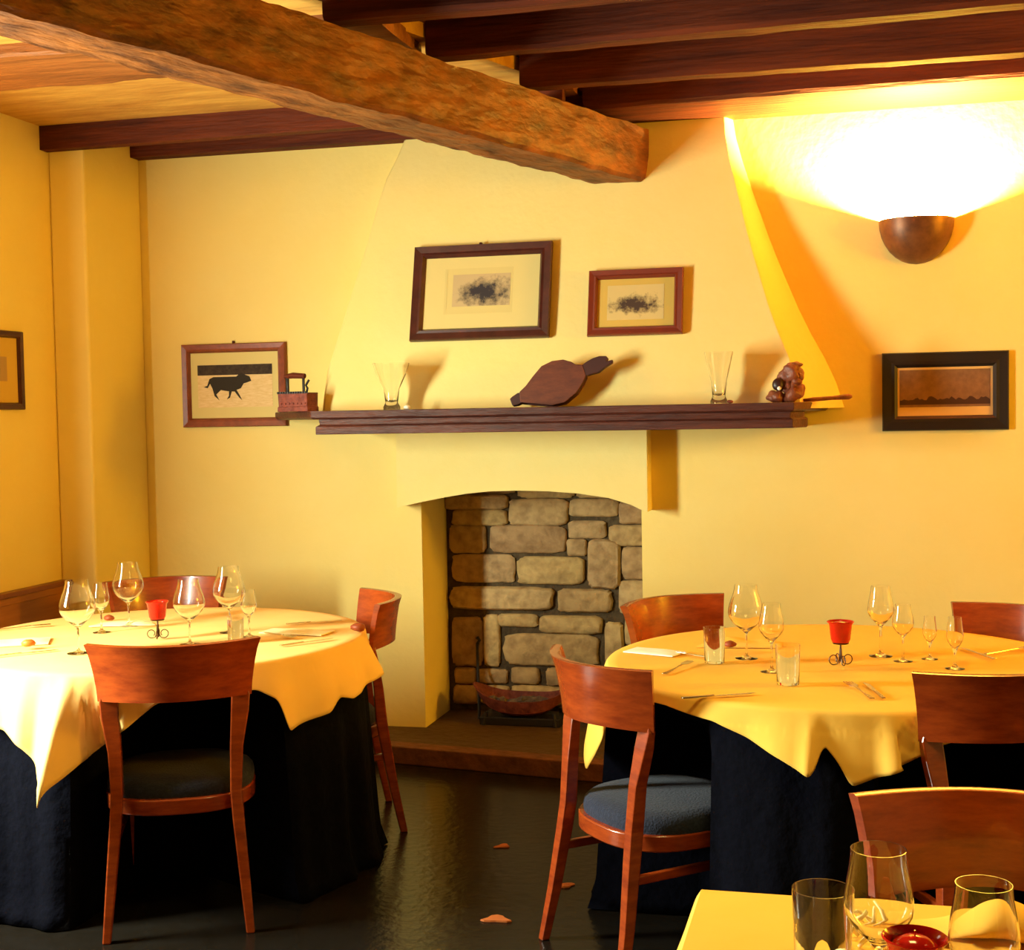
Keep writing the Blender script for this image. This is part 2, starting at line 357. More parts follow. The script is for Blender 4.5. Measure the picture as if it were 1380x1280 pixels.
# raised hearth with a clay coloured edge; its front stands oblique to the wall
hf0 = onh(480, 1001, .07); hf1 = onh(790, 1028, .07); dh = (hf1-hf0).normalized(); ph = Vector((-dh.y, dh.x, 0))
def xt(p, d, y): return p + d*((y-p.y)/d.y)
s0 = hf0 - dh*.10; s1 = hf1 + dh*.45
bm = B(); prism(bm, [(s0.x, s0.y), (s1.x, s1.y), (s1.x+.1, WB-.001), (s0.x, WB-.001)], 0, .066)
prism(bm, [(oL+.001, WB-.05), (oR-.001, WB-.05), (oR-.001, FB+.05), (oL+.001, FB+.05)], 0, .0655)
hth = tag(obj('hearth_slab', bm, 'hearth', bevel=.004), 'raised grey brown stone hearth in front of the fireplace', 'hearth')
bm = B(); hexa(bm, [(s0-ph*.02)[:2]+(-.0,), (s1-ph*.02)[:2]+(0,), (s1+ph*.07)[:2]+(0,), (s0+ph*.07)[:2]+(0,)], [(s0-ph*.02)[:2]+(.075,), (s1-ph*.02)[:2]+(.075,), (s1+ph*.07)[:2]+(.075,), (s0+ph*.07)[:2]+(.075,)])
obj('edge_course', bm, 'terracotta', hth, bevel=.004, label='reddish brick edge')
# fire basket with charred logs
bc = onb(706, 985, 6.14)
bc.z = .066
fb = thing('fire_basket', 'rusty iron fire basket holding charred wood in the fireplace', 'fire basket', bc)
bm = B(); n = 40; rings = []
for r, z in ((.12, .055), (.19, .075), (.225, .12), (.232, .12), (.20, .062), (.12, .04)):
    rings.append([(r*1.03*math.cos(2*PI*k/n), r*.55*math.sin(2*PI*k/n), z + .06*abs(math.cos(2*PI*k/n))**3*(1 if r > .15 else .3)) for k in range(n)])
loft(bm, rings); obj('bowl', bm, 'rust', fb, smooth='auto')
for sx in (-1, 1):
    for sy in (-1, 1):
        bm = B(); tube(bm, [(sx*.16, sy*.07, .06), (sx*.17, sy*.085, .0)], .009, 8); obj('foot', bm, 'iron', fb)
bm = B()
for k in range(7):
    a = random.uniform(0, PI); x = -.13+.045*k; y = random.uniform(-.04, .04); L = random.uniform(.03, .06)
    d = Vector((math.cos(a)*L, math.sin(a)*L*.5, random.uniform(-.01, .02)))
    p = Vector((x, y, .092+random.uniform(0, .02))); tube(bm, [p-d, p-d*.3+Vector((0, 0, .006)), p+d], [.014, .019, .012], 8)
o = obj('charred_wood', bm, 'ash', fb); o['kind'] = 'stuff'
bm = B(); bx = onb(706, 985, 6.14); box(bm, -.19, .19, -.085, .085, 0, .038); obj('gap_shade_block', bm, 'iron', fb, bevel=.004)  # black block stands in for the shadowed gap under the bowl
# poker leaning in the firebox
pk0 = onb(648, 950, 6.20); pk1 = onb(643, 868, 6.325)
bm = B(); tube(bm, [(pk0.x, 6.16, .068), (pk0.x, 6.17, .10), pk1], .007, 8); tube(bm, [pk1, pk1+Vector((0.012, 0, .02)), pk1+Vector((0, 0, .035))], .008, 8)
tag(obj('fire_poker', bm, 'iron'), 'thin black poker standing against the left stones in the fireplace', 'poker')
# ------------------------------------------------------------------ mantel shelf
SB = WB-.575
f0 = onb(422, 560, SB); f1 = onb(1066, 548, SB); r0 = onb(366, 556, WB-.04); r1 = onb(1116, 545, WB-.04)
zt = 1.524; zb = 1.425
ms = thing('mantel_shelf', 'dark brown wooden mantel shelf on the chimney hood, angled at both ends', 'shelf', (0, 0, 0))
def shelf_ring(ins, z):
    return [(r0.x+ins*.9, WB-.002, z), (f0.x+ins*.8-.012, SB+ins, z), (f1.x-ins*.8+.012, SB+ins, z), (r1.x-ins*.9, WB-.002, z)]
bm = B(); loft(bm, [shelf_ring(0, zt), shelf_ring(0, zt-.028), shelf_ring(.012, zt-.036)]); obj('top_plank', bm, 'shelf', ms, bevel=.003)
def mould_ring(ins, z):
    return [(f0.x+ins+.01, WB-.002, z), (f0.x+ins, SB+ins, z), (f1.x-ins*.8+.012, SB+ins, z), (f1.x+.06-ins, SB+.16, z), (f1.x+.05-ins, WB-.002, z)]
bm = B(); loft(bm, [mould_ring(.016, zt-.036), mould_ring(.020, zt-.058), mould_ring(.006, zt-.066), mould_ring(.006, zb)]); obj('moulding', bm, 'shelf', ms, bevel=.003)
# ------------------------------------------------------------------ things on the mantel shelf
def on_shelf(px, b): p = onb(px, 550, b); return Vector((p.x, b, zt))
# charcoal iron
p = on_shelf(404, WB-.43)
ci = thing('charcoal_iron', 'old rusty box iron with a squared handle on the left end of the shelf', 'antique iron', p, -.18)
bm = B(); W_, D_ = .085, .05
pts0 = [(-W_, -D_), (W_*.55, -D_), (W_, 0), (W_*.55, D_), (-W_, D_)]
pts = [(-W_, -D_*.9), (W_*.8, -D_*.9), (W_*1.02, 0), (W_*.8, D_*.9), (-W_, D_*.9)]
loft(bm, [[(x, y, 0) for x, y in pts], [(x*.98, y, .02) for x, y in pts], [(x*.94, y*.94, .022) for x, y in pts], [(x*.96, y, .078) for x, y in pts]])
for k in range(7):
    x = -W_+.02+.02*k; lathe_c = None
    box(bm, x-.004, x+.004, -D_*.9-.002, -D_*.8, .030, .038)
obj('iron_body', bm, 'rust', ci, bevel=.002)
bm = B()
for k in range(12):
    t = k/11; box(bm, -W_+t*W_*1.6, -W_+t*W_*1.6+.008, -D_*.9, -D_*.9+.012, .076, .086)
box(bm, -W_*.98, W_*.8, -D_*.8, D_*.8, .076, .081)
obj('lid', bm, 'iron', ci)
bm = B(); tube(bm, [(-.060, 0, .08), (-.060, 0, .150)], .008, 8); obj('handle_post', bm, 'iron', ci)
bm = B(); tube(bm, [(.022, 0, .08), (.022, 0, .150)], .006, 8); obj('handle_post', bm, 'iron', ci)
bm = B(); tube(bm, [(-.072, 0, .152), (-.03, 0, .156), (.03, 0, .152)], [.010, .013, .011], 10); obj('handle_grip', bm, 'joist', ci)
bm = B(); tube(bm, [(.036, 0, .08), (.042, 0, .10), (.034, 0, .112), (.050, 0, .135)], .005, 8); obj('latch', bm, 'iron', ci)
# glass vases
def glass_vase(name, label, p, h, r0, r1, cat='vase'):
    bm = B(); prof = [(0, 0), (r0*1.0, 0), (r0*1.0, .012), (r0*.75, .03), (r0*.95, h*.45), (r1*.85, h*.8), (r1, h), (r1-.0025, h), (r1*.85-.003, h*.8), (r0*.95-.003, h*.45), (r0*.75-.004, .036), (0, .03)]
    lathe(bm, prof, 40); o = obj(name, bm, 'glass', smooth='auto', angle=60); o.location = p
    return tag(o, label, cat)
glass_vase('glass_vase', 'clear flared glass vase on the shelf between the box iron and bellows', on_shelf(528, WB-.47), .195, .036, .078)
glass_vase('glass_tumbler_vase', 'clear tall glass on the right part of the mantel shelf beside a brown ornament', on_shelf(969, WB-.46), .205, .034, .058)
def pebble(px, b, r, m, label, cat='trinket'):
    p = on_shelf(px, b); bm = B(); bmesh.ops.create_icosphere(bm, subdivisions=3, radius=r)
    for v in bm.verts: v.co.z *= .72; v.co.x *= 1.2
    grid_disp(bm, r*.2, px, 40); z0 = min(v.co.z for v in bm.verts)
    for v in bm.verts: v.co.z -= z0
    o = obj('small_pebble', bm, m, smooth=True); o.location = p; return tag(o, label, cat)
pebble(549, WB-.50, .013, 'napkin_white', 'small pale pebble on the shelf just right of the flared vase')
pebble(984, WB-.50, .010, 'rust', 'tiny brown trinket on the shelf right of the tall clear glass')
# bellows: leaf shaped board leaning on the hood, nozzle down at the left, two handles at the upper right
bb = WB-.46
def bpt(px, py): p = onb(px, py, bb); return Vector((p.x, p.z))
outl = [(686,540),(690,546),(699,545),(712,543),(725,545),(745,547),(762,543),(777,530),(785,517),(789,508),(795,505),(806,502),(815,495),(824,488),(823,484),(818,482),(815,480),(806,480),(797,483),(790,487),(785,491),(775,492),(768,488),(757,485),(742,487),(728,494),(717,508),(708,521),(698,530),(690,536)]
ctr = on_shelf(755, bb); tl = math.radians(12)
bl = thing('fire_bellows', 'leaf shaped wooden fire bellows leaning on the hood, handles pointing up right', 'bellows', ctr, 0, None, -tl)
def bl_poly(pts): return [((bpt(x, y).x-ctr.x), max(.0, (bpt(x, y).y-ctr.z))/math.cos(tl)) for x, y in pts]
body = [q for q in outl if q[0] <= 789 and not (q[0] > 785 and q[1] < 505)]
hd = [(783,492),(790,487),(797,483),(806,480),(815,480),(818,483),(816,487),(824,485),(824,489),(815,495),(806,502),(795,505),(788,508)]
bdy = [(700,529),(708,521),(717,508),(728,494),(742,487),(757,485),(768,488),(775,492),(784,492),(789,507),(785,517),(777,530),(762,543),(745,547),(725,545),(712,544),(702,543)]
noz = [(687,538),(690,535),(697,530),(703,529),(704,543),(698,546),(691,547)]
bm = B(); P_ = bl_poly(bdy); prism(bm, P_, -.016, -.006, ax='y'); obj('front_board', bm, 'bellows', bl, bevel=.003)
bm = B(); prism(bm, [(x*.96, z*.96+.003) for x, z in P_], -.006, .022, ax='y'); obj('leather_side', bm, 'leather', bl)
bm = B(); prism(bm, P_, .022, .032, ax='y'); obj('rear_board', bm, 'bellows', bl, bevel=.003)
bm = B(); prism(bm, bl_poly(hd), -.014, .008, ax='y'); obj('handle', bm, 'leather', bl, bevel=.003)
bm = B(); prism(bm, bl_poly(noz), -.010, .020, ax='y'); obj('nozzle', bm, 'leather', bl, bevel=.003)
# brown carved ornament: piled leaves and cones
po = on_shelf(1060, WB-.43)
orn = thing('carved_ornament', 'knobbly reddish brown ornament at the right end of the mantel shelf', 'ornament', po)
def blob(bm, c, r, s=(1, 1, 1), seed=0, amp=.25, f=30):
    v0 = len(bm.verts); g = bmesh.ops.create_icosphere(bm, subdivisions=3, radius=r)
    from mathutils import noise
    for v in g['verts']:
        n = noise.noise(v.co*f+Vector((seed, 0, 0))); v.co *= 1+amp*n*2
        v.co = Vector((v.co.x*s[0], v.co.y*s[1], v.co.z*s[2])) + Vector(c)
bm = B(); blob(bm, (.030, 0, .042), .040, (.95, .9, 1.08), 1); blob(bm, (.0, 0, .062), .026, (1, .9, 1.1), 12); blob(bm, (.040, -.01, .085), .022, (1, .8, 1), 13, .35); blob(bm, (-.005, 0, .020), .020, (1.2, 1, 1), 14); blob(bm, (-.055, 0, .024), .026, (1.15, .9, .9), 2); blob(bm, (-.03, -.01, .026), .024, (1, .9, 1), 4)
obj('base_cones', bm, 'orn', orn, smooth=True)
bm = B(); blob(bm, (.018, 0, .118), .036, (1.15, .8, .95), 5, .3); blob(bm, (-.012, 0, .098), .022, (1, .8, .9), 6); blob(bm, (.034, 0, .152), .022, (1.3, .6, .55), 7, .4); blob(bm, (.020, 0, .143), .017, (1, .8, 1.1), 8); blob(bm, (.052, 0, .098), .016, (1, .8, 1), 9)
obj('upper_leaves', bm, 'orn', orn, smooth=True)
bm = B(); blob(bm, (-.028, -.012, .070), .024, (1, .8, 1.1), 10, .2); obj('dark_knot', bm, 'orn_dark', orn, smooth=True, label='almost black knot')
bm = B(); blob(bm, (-.026, -.036, .056), .008, (1, 1, 1), 3, .1); obj('bead', bm, 'napkin_white', orn, smooth=True, label='small white bead')
# stick
k0 = on_shelf(1083, WB-.36); k1 = onb(1148, 534, WB-.30); k0.z += .008
dk = (k1-k0).normalized()
bm = B(); tube(bm, [k0, k0+dk*.04, k0+(k1-k0)*.6, k1-dk*.03, k1-dk*.012, k1], [.006, .009, .008, .011, .012, .006], 10)
tag(obj('wooden_stick', bm, 'orn', smooth=True), 'thin brown wooden stick jutting from the right end of the mantel shelf', 'stick')
# ------------------------------------------------------------------ pictures
def picture(name, label, origin, w, h, rz=0, rx=0, ry=0, fw_=.02, fm='frame_brown', mats=None, fill=None, depth=.022):
    t = thing(name, label, 'picture', origin, rz, None, rx); t.rotation_euler = Matrix.Rotation(rz, 3, 'Z').to_euler() if False else (rx, ry, rz)
    bm = B()
    o_ = [(-w/2, -h/2), (w/2, -h/2), (w/2, h/2), (-w/2, h/2)]
    def rr(k, y): return [(x - math.copysign(k, x), y, z - math.copysign(k, z)) for x, z in o_]
    loft(bm, [rr(0, 0), rr(0, -depth*.7), rr(.004, -depth), rr(fw_*.6, -depth*.8), rr(fw_*.8, -depth*.9), rr(fw_, -depth*.35), rr(fw_, 0)], cap=False)
    obj('frame', bm, fm, t)
    fill(t, w-2*fw_, h-2*fw_)
    return t
def panel(bm, x0, x1, z0, z1, y, t=.0012, mi=0): box(bm, x0, x1, y-t, y, z0, z1, mi)
def face_from(px4, b):
    P = [onb(x, y, b) for x, y in px4]; c = sum(P, Vector())/4
    return c, ((P[1]-P[0]).length+(P[2]-P[3]).length)/2, ((P[3]-P[0]).length+(P[2]-P[1]).length)/2
# running bull
c, w, h = face_from([(244, 463), (384, 462), (386, 575), (246, 575)], WB-.02)
def bull(t, w, h):
    bm = B(); panel(bm, -w/2, w/2, -h/2, h/2, -.004); obj('mat_board', bm, 'matboard', t)
    x0, x1, z0, z1 = -w/2+.035, w/2-.03, -h/2+.05, h/2-.055
    if True:
        bm = B(); panel(bm, x0, x1, z0, z1, -.0052, .001); pr = obj('print', bm, mat('photo_ground', (.66, .47, .20), .8, .2, var=(.78, .60, .32), nscale=30, stretch=(1, 1, 5)), t)
        bm = B(); panel(bm, x0, x1, z1-.050, z1-.002, -.0062, .0006); obj('tree_line', bm, mat('photo_trees', (.07, .05, .03), .8, .2, var=(.03, .02, .02), nscale=60), pr)
        u = lambda px, pz: (( (px-220)/3.136+220-.0), pz)
        pts = [(205,655),(240,655),(300,655),(320,640),(335,648),(355,655),(362,672),(345,678),(330,682),(318,700),(300,706),(312,725),(322,745),(310,735),(292,712),(280,712),(272,735),(258,742),(268,728),(268,711),(250,708),(235,705),(215,722),(228,745),(208,728),(200,700),(190,680),(180,697),(163,693),(178,688),(188,662)]
        # zoomed coordinates of the photograph: 3.136 px per px, origin (220,300)
        s = w/((473-110)/3.136); cx = (110+473)/2; cz = (540+835)/2
        poly = [((x-cx)/3.136*s, -(z-cz)/3.136*s) for x, z in pts]
        bm = B(); prism(bm, poly, -.0070, -.0058, ax='y'); obj('running_bull', bm, mat('photo_ink', (.035, .028, .02), .8, .2), pr)
pb = picture('picture_frame', 'red brown framed photo of a dark running bull left of the mantel shelf', c, w, h, ry=-.0, fw_=.042, fm=mat('frame_redbrown', (.27, .06, .022), .35, .5, var=(.17, .035, .015), nscale=20), fill=bull)
pb.location.y = WB-.001
bm = B(); tube(bm, [(0, -.006, h/2-.004), (-.0, -.006, h/2+.012)], .006, 8); obj('hanging_hook', bm, 'frame_brown', pb)
# skyline picture with the black frame
c, w, h = face_from([(1189, 475), (1358, 473), (1362, 580), (1189, 580)], WB-.02)
def skyline(t, w, h):
    bm = B(); panel(bm, -w/2, w/2, -h/2, h/2, -.004); obj('mat_board', bm, mat('peach_mat', (.72, .42, .14), .85, .2), t)
    bm = B(); panel(bm, -w/2+.008, w/2-.010, -h/2+.036, h/2-.010, -.0052, .001); pr = obj('print', bm, mat('brown_print', (.20, .095, .045), .8, .2, var=(.27, .13, .06), nscale=40), t)
    bm = B(); rnd = random.Random(4); x0, x1 = -w/2+.008, w/2-.010; zb_ = -h/2+.046
    top = [(x0, zb_+.02)]; n = 40
    for k in range(n+1):
        x = x0+(x1-x0)*k/n; top.append((x, zb_+.018+.016*abs(math.sin(k*.55))*rnd.random()+(.014 if k in (13, 14, 23, 31) else 0)))
    poly = [(x0, zb_)] + top[1:] + [(x1, zb_)]
    prism(bm, poly, -.0064, -.0054, ax='y'); obj('skyline', bm, mat('print_ink', (.07, .03, .02), .8, .2), pr)
ps = picture('picture_frame', 'black framed brown skyline print under the wall lamp', c, w, h, fw_=.062, fm='frame_black', fill=skyline); ps.location.y = WB-.001
# two prints on the sloping hood
tilt = math.atan(.32/(HT-HB))
def hood_pic(px4):
    out = []
    for x, y in px4:
        h = 2.
        for _ in range(6): p = onb(x, y, hood_b(h)-.01); h = p.z
        out.append(p)
    c = sum(out, Vector())/4
    return c, ((out[1]-out[0]).length+(out[2]-out[3]).length)/2, ((out[3]-out[0]).length+(out[2]-out[1]).length)/2
c, w, h = hood_pic([(563, 334), (748, 328), (738, 456), (551, 460)])
c.y = hood_b(c.z)-.012
def big_print(t, w, h):
    bm = B(); panel(bm, -w/2, w/2, -h/2, h/2, -.004); obj('mat_board', bm, 'matboard', t)
    bm = B(); panel(bm, -.165, .140, -.095, .11, -.0048, .0006); panel(bm, -.155, -.1535, -.080, .105, -.0056, .0006); pl_ = obj('plate_sheet', bm, mat('sheet_cream', (.62, .51, .20), .9, .15), t)
    bm = B(); panel(bm, -.128, .128, -.062, .082, -.0056, .0006)
    obj('print', bm, engraving('river_engraving', (.03, .025, .03), (.50, .38, .19), 22, (.015, .0, .165, .085)), t)
p1_ = picture('picture_frame', 'large dark framed engraving, left of the two pictures on the chimney hood', c, w, h, rx=-tilt, fw_=.052, fm='frame_brown', fill=big_print, depth=.028)
bm = B(); tube(bm, [(-.01, -.012, h/2-.004), (-.01, -.012, h/2+.008)], .008, 8); obj('hanging_hook', bm, 'frame_brown', p1_)
c, w, h = hood_pic([(797, 367), (924, 362), (918, 451), (790, 453)])
c.y = hood_b(c.z)-.012
def small_print(t, w, h):
    bm = B(); panel(bm, -w/2, w/2, -h/2, h/2, -.004); obj('mat_board', bm, 'matboard_tan', t)
    bm = B(); panel(bm, -w/2+.042, w/2-.042, -h/2+.030, h/2-.028, -.0052, .001)
    obj('print', bm, engraving('small_engraving', (.055, .03, .02), (.60, .46, .18), 30, (0, -.008, .155, .058)), t)
picture('picture_frame', 'small dark red framed engraving, right of the two pictures on the chimney hood', c, w, h, rx=-tilt, fw_=.038, fm=mat('frame_darkred', (.17, .03, .015), .35, .5), fill=small_print, depth=.026)
# picture on the left wall, cut by the photo's edge
q0 = ona(31, 447, WL+.02); q1 = ona(31, 552, WL+.02); hh_ = q0.z-q1.z; ww_ = hh_*1.3
def dim_print(t, w, h):
    bm = B(); panel(bm, -w/2, w/2, -h/2, h/2, -.004); obj('mat_board', bm, 'matboard_tan', t)
    bm = B(); panel(bm, -w/2+.07, w/2-.075, -h/2+.09, h/2-.08, -.0052, .001); obj('print', bm, engraving('dim_engraving', (.10, .05, .03), (.4, .26, .12), 20, (0, 0, .10, .05)), t)
picture('picture_frame', 'dark framed picture on the left wall at the edge of the photo', Vector((WL+.001, q0.y-ww_/2, (q0.z+q1.z)/2)), ww_, hh_, rz=PI/2, fw_=.03, fm='frame_brown', fill=dim_print)
# ------------------------------------------------------------------ wall lamp
lc = onb(1236, 292, WB); 
R_l = (onb(1288, 292, WB-.1).x-onb(1184, 292, WB-.1).x)/2
hgt = onb(1236, 290, WB-.1).z - onb(1236, 351, WB-.1).z
zl = onb(1236, 291, WB-.12).z
sc = thing('wall_lamp', 'brown half bowl uplighter glowing on the wall right of the hood', 'lamp', (onb(1236, 292, WB-.08).x, WB, zl))
bm = B(); n = 28; rings = []
def bowl_ring(R, z, off=0): return [(R*math.cos(PI+PI*k/n), -off+R*.9*math.sin(PI+PI*k/n)*1.0, z) for k in range(n+1)]
for k in range(9):
    t = k/8*PI/2; rings.append(bowl_ring(R_l*math.sin(t)*.999+.0005, -hgt*math.cos(t)))
for k in range(8, -1, -1):
    t = k/8*PI/2; rings.append(bowl_ring((R_l-.006)*math.sin(t)+.0004, -(hgt-.006)*math.cos(t)))
loft(bm, rings, cap=False, closed=False); obj('bowl_shade', bm, 'lamp', sc, smooth='auto', angle=50)
bm = B(); lathe(bm, [(0, -.135), (.012, -.132), (.014, -.122), (.010, -.110), (0, -.110)], 16); 
for v in bm.verts: v.co.y -= .050
obj('bulb_holder', bm, 'paint_white', sc)
# ------------------------------------------------------------------ dado on the left wall
d0 = ona(85, 783, WL+.03)
dz = .79
bm = B(); box(bm, WL, WL+.022, 3.5, PIL_B-.001, 0, dz-.02); da = tag(obj('wood_dado_panel', bm, 'dado'), 'orange wooden panelling along the foot of the left wall behind the left table', 'wall panelling')
bm = B(); box(bm, WL, WL+.05, 3.5, PIL_B-.001, dz-.022, dz); obj('cap_rail', bm, 'dado_rail', da, bevel=.004)
bm = B(); box(bm, WL, WL+.032, 3.5, PIL_B-.001, dz-.055, dz-.024); obj('under_rail', bm, 'dado', da, bevel=.003)
# ------------------------------------------------------------------ chairs
def seat_outline(hw, y0, y1, n=40, e=.78):
    out = []
    cy = (y0+y1)/2; hy = (y1-y0)/2
    for k in range(n):
        t = 2*PI*k/n; c, s = math.cos(t), math.sin(t)
        out.append((hw*math.copysign(abs(c)**e, c), cy + hy*math.copysign(abs(s)**e, s)))
    return out
def make_chair(label):
    t = thing('dining_chair', label, 'chair', (0, 0, 0), 0, None)
    # curved back rail
    bm = B(); N = 24; rows = []
    HT_, HB_ = .832, .660
    for i in range(N+1):
        u = -1+2*i/N
        def pt(z, off):
            s = (z-HB_)/(HT_-HB_); hx = .213+.029*s**1.6
            x = hx*u; y = -.282 + .120*u*u*(1-.12*abs(u)) - .012*s - .012*s*s
            dx, dy = hx, .236*u; L = math.hypot(dx, dy)
            return (x - off*dy/L*-1*-1, y + off*dx/L, z)
        th = .011
        rows.append([pt(HB_+.004+.008*(1-u*u), -th)] + [pt(HB_+.012+(HT_-HB_-.012)*k/5, -th-(.004 if k >= 5 else 0)) for k in range(1, 6)] + [pt(HT_+.003, 0)] + [pt(HB_+.012+(HT_-HB_-.012)*k/5, th) for k in range(5, 0, -1)] + [pt(HB_+.004+.008*(1-u*u), th)])
    loft(bm, rows); obj('backrest', bm, 'chair', t, smooth='auto', angle=50)
    for sx in (-1, 1):
        bm = B()
        P = [((.203, -.285, 0), .024, .026), ((.190, -.255, .15), .030, .032), ((.175, -.228, .32), .034, .038), ((.170, -.216, .40), .034, .040), ((.174, -.206, .52), .038, .036), ((.186, -.192, .62), .052, .030), ((.189, -.186, .664), .054, .022), ((.192, -.190, .70), .03, .008)]
        rings = []
        for (x, y, z), w, d in P:
            rings.append([(sx*x-w/2, y-d/2, z), (sx*x+w/2, y-d/2, z), (sx*x+w/2, y+d/2, z), (sx*x-w/2, y+d/2, z)])
        loft(bm, rings); obj('leg', bm, 'chair', t, bevel=.004)
    for sx in (-1, 1):
        bm = B(); bar(bm, (sx*.185, .185, 0), (sx*.175, .165, .37), .022, .022, .036, .036); obj('leg', bm, 'chair', t, bevel=.004)
    for sx in (-1, 1):
        bm = B(); bar(bm, (sx*.195, -.23, .30), (sx*.182, .17, .30), .001, .001)
        bm.clear(); loft(bm, [[(sx*.178-.009, -.24, .258), (sx*.178+.009, -.24, .258), (sx*.178+.009, -.24, .282), (sx*.178-.009, -.24, .282)], [(sx*.178-.009, .17, .258), (sx*.178+.009, .17, .258), (sx*.178+.009, .17, .282), (sx*.178-.009, .17, .282)]])
        obj('side_stretcher', bm, 'chair', t, bevel=.003)
    bm = B(); o1 = seat_outline(.222, -.232, .222); o2 = seat_outline(.205, -.215, .205)
    loft(bm, [[(x, y, .335) for x, y in o1], [(x, y, .380) for x, y in o1]]); obj('seat_frame', bm, 'chair', t, smooth='auto', bevel=.004)
    bm = B(); o3 = seat_outline(.218, -.214, .219)
    loft(bm, [[(x, y, .378) for x, y in o3], [(x*1.01, y*1.01, .394) for x, y in o3], [(x*.99, y*.99, .412) for x, y in o3], [(x*.93, y*.93, .424) for x, y in o3], [(x*.75, y*.75, .430) for x, y in o3], [(x*.3, y*.3, .433) for x, y in o3]]); obj('seat', bm, 'seat', t, smooth='auto', angle=60)
    return t
SPEC = [   # metres right of and ahead of the camera, facing, label
 ((-1.035, 4.195), (-.17, .985), 'dining chair in front of the left table, its back to the viewer', 'L'),
 ((-1.405, 5.52), (.24, -.97), 'dining chair behind the left table, half hidden by a red candle glass', 'L'),
 ((-.735, 5.03), (-.975, -.22), 'dining chair seen edge on at the right side of the left table', 'L'),
 ((.69, 4.66), (.6, -.8), 'dining chair behind the right table, in front of the fireplace', 'R'),
 ((.415, 3.81), (.88, .47), 'dining chair left of the right table with round navy seat in full view', 'R'),
 ((1.155, 3.525), (-.2, .98), 'dining chair in front of the right table, dark back to the viewer', 'R'),
 ((1.49, 4.33), (-.76, -.64), 'dining chair at the right rear of the right table with a white window glint', 'R'),
 ((.733, 2.065), (-.36, -.933), 'dining chair at the nearest table in the bottom right corner, back seen close up', 'N')]
chairs = []
proto = None
GR = {'L': 'dining chairs around the left table', 'R': 'dining chairs around the right table', 'N': 'dining chair at the nearest table'}
for (X, z), (fx, fz), lab, g in SPEC:
    p = cf(X, z); f = rh*fx + fh*fz; rz = math.atan2(-f.x, f.y)
    if proto is None:
        proto = make_chair(lab); c = proto; c.location = p; c.rotation_euler = (0, 0, rz); c['group'] = GR[g]
    else: c = dup(proto, p, rz, lab, GR[g])
    if lab == SPEC[0][2]: c.scale = (1, 1, 1.025)
    if lab == SPEC[5][2]: c.scale = (1, 1, 1.035)
    if lab not in (SPEC[0][2], SPEC[5][2]): c.scale = (1, 1, 1)
    chairs.append((p, rz, g))
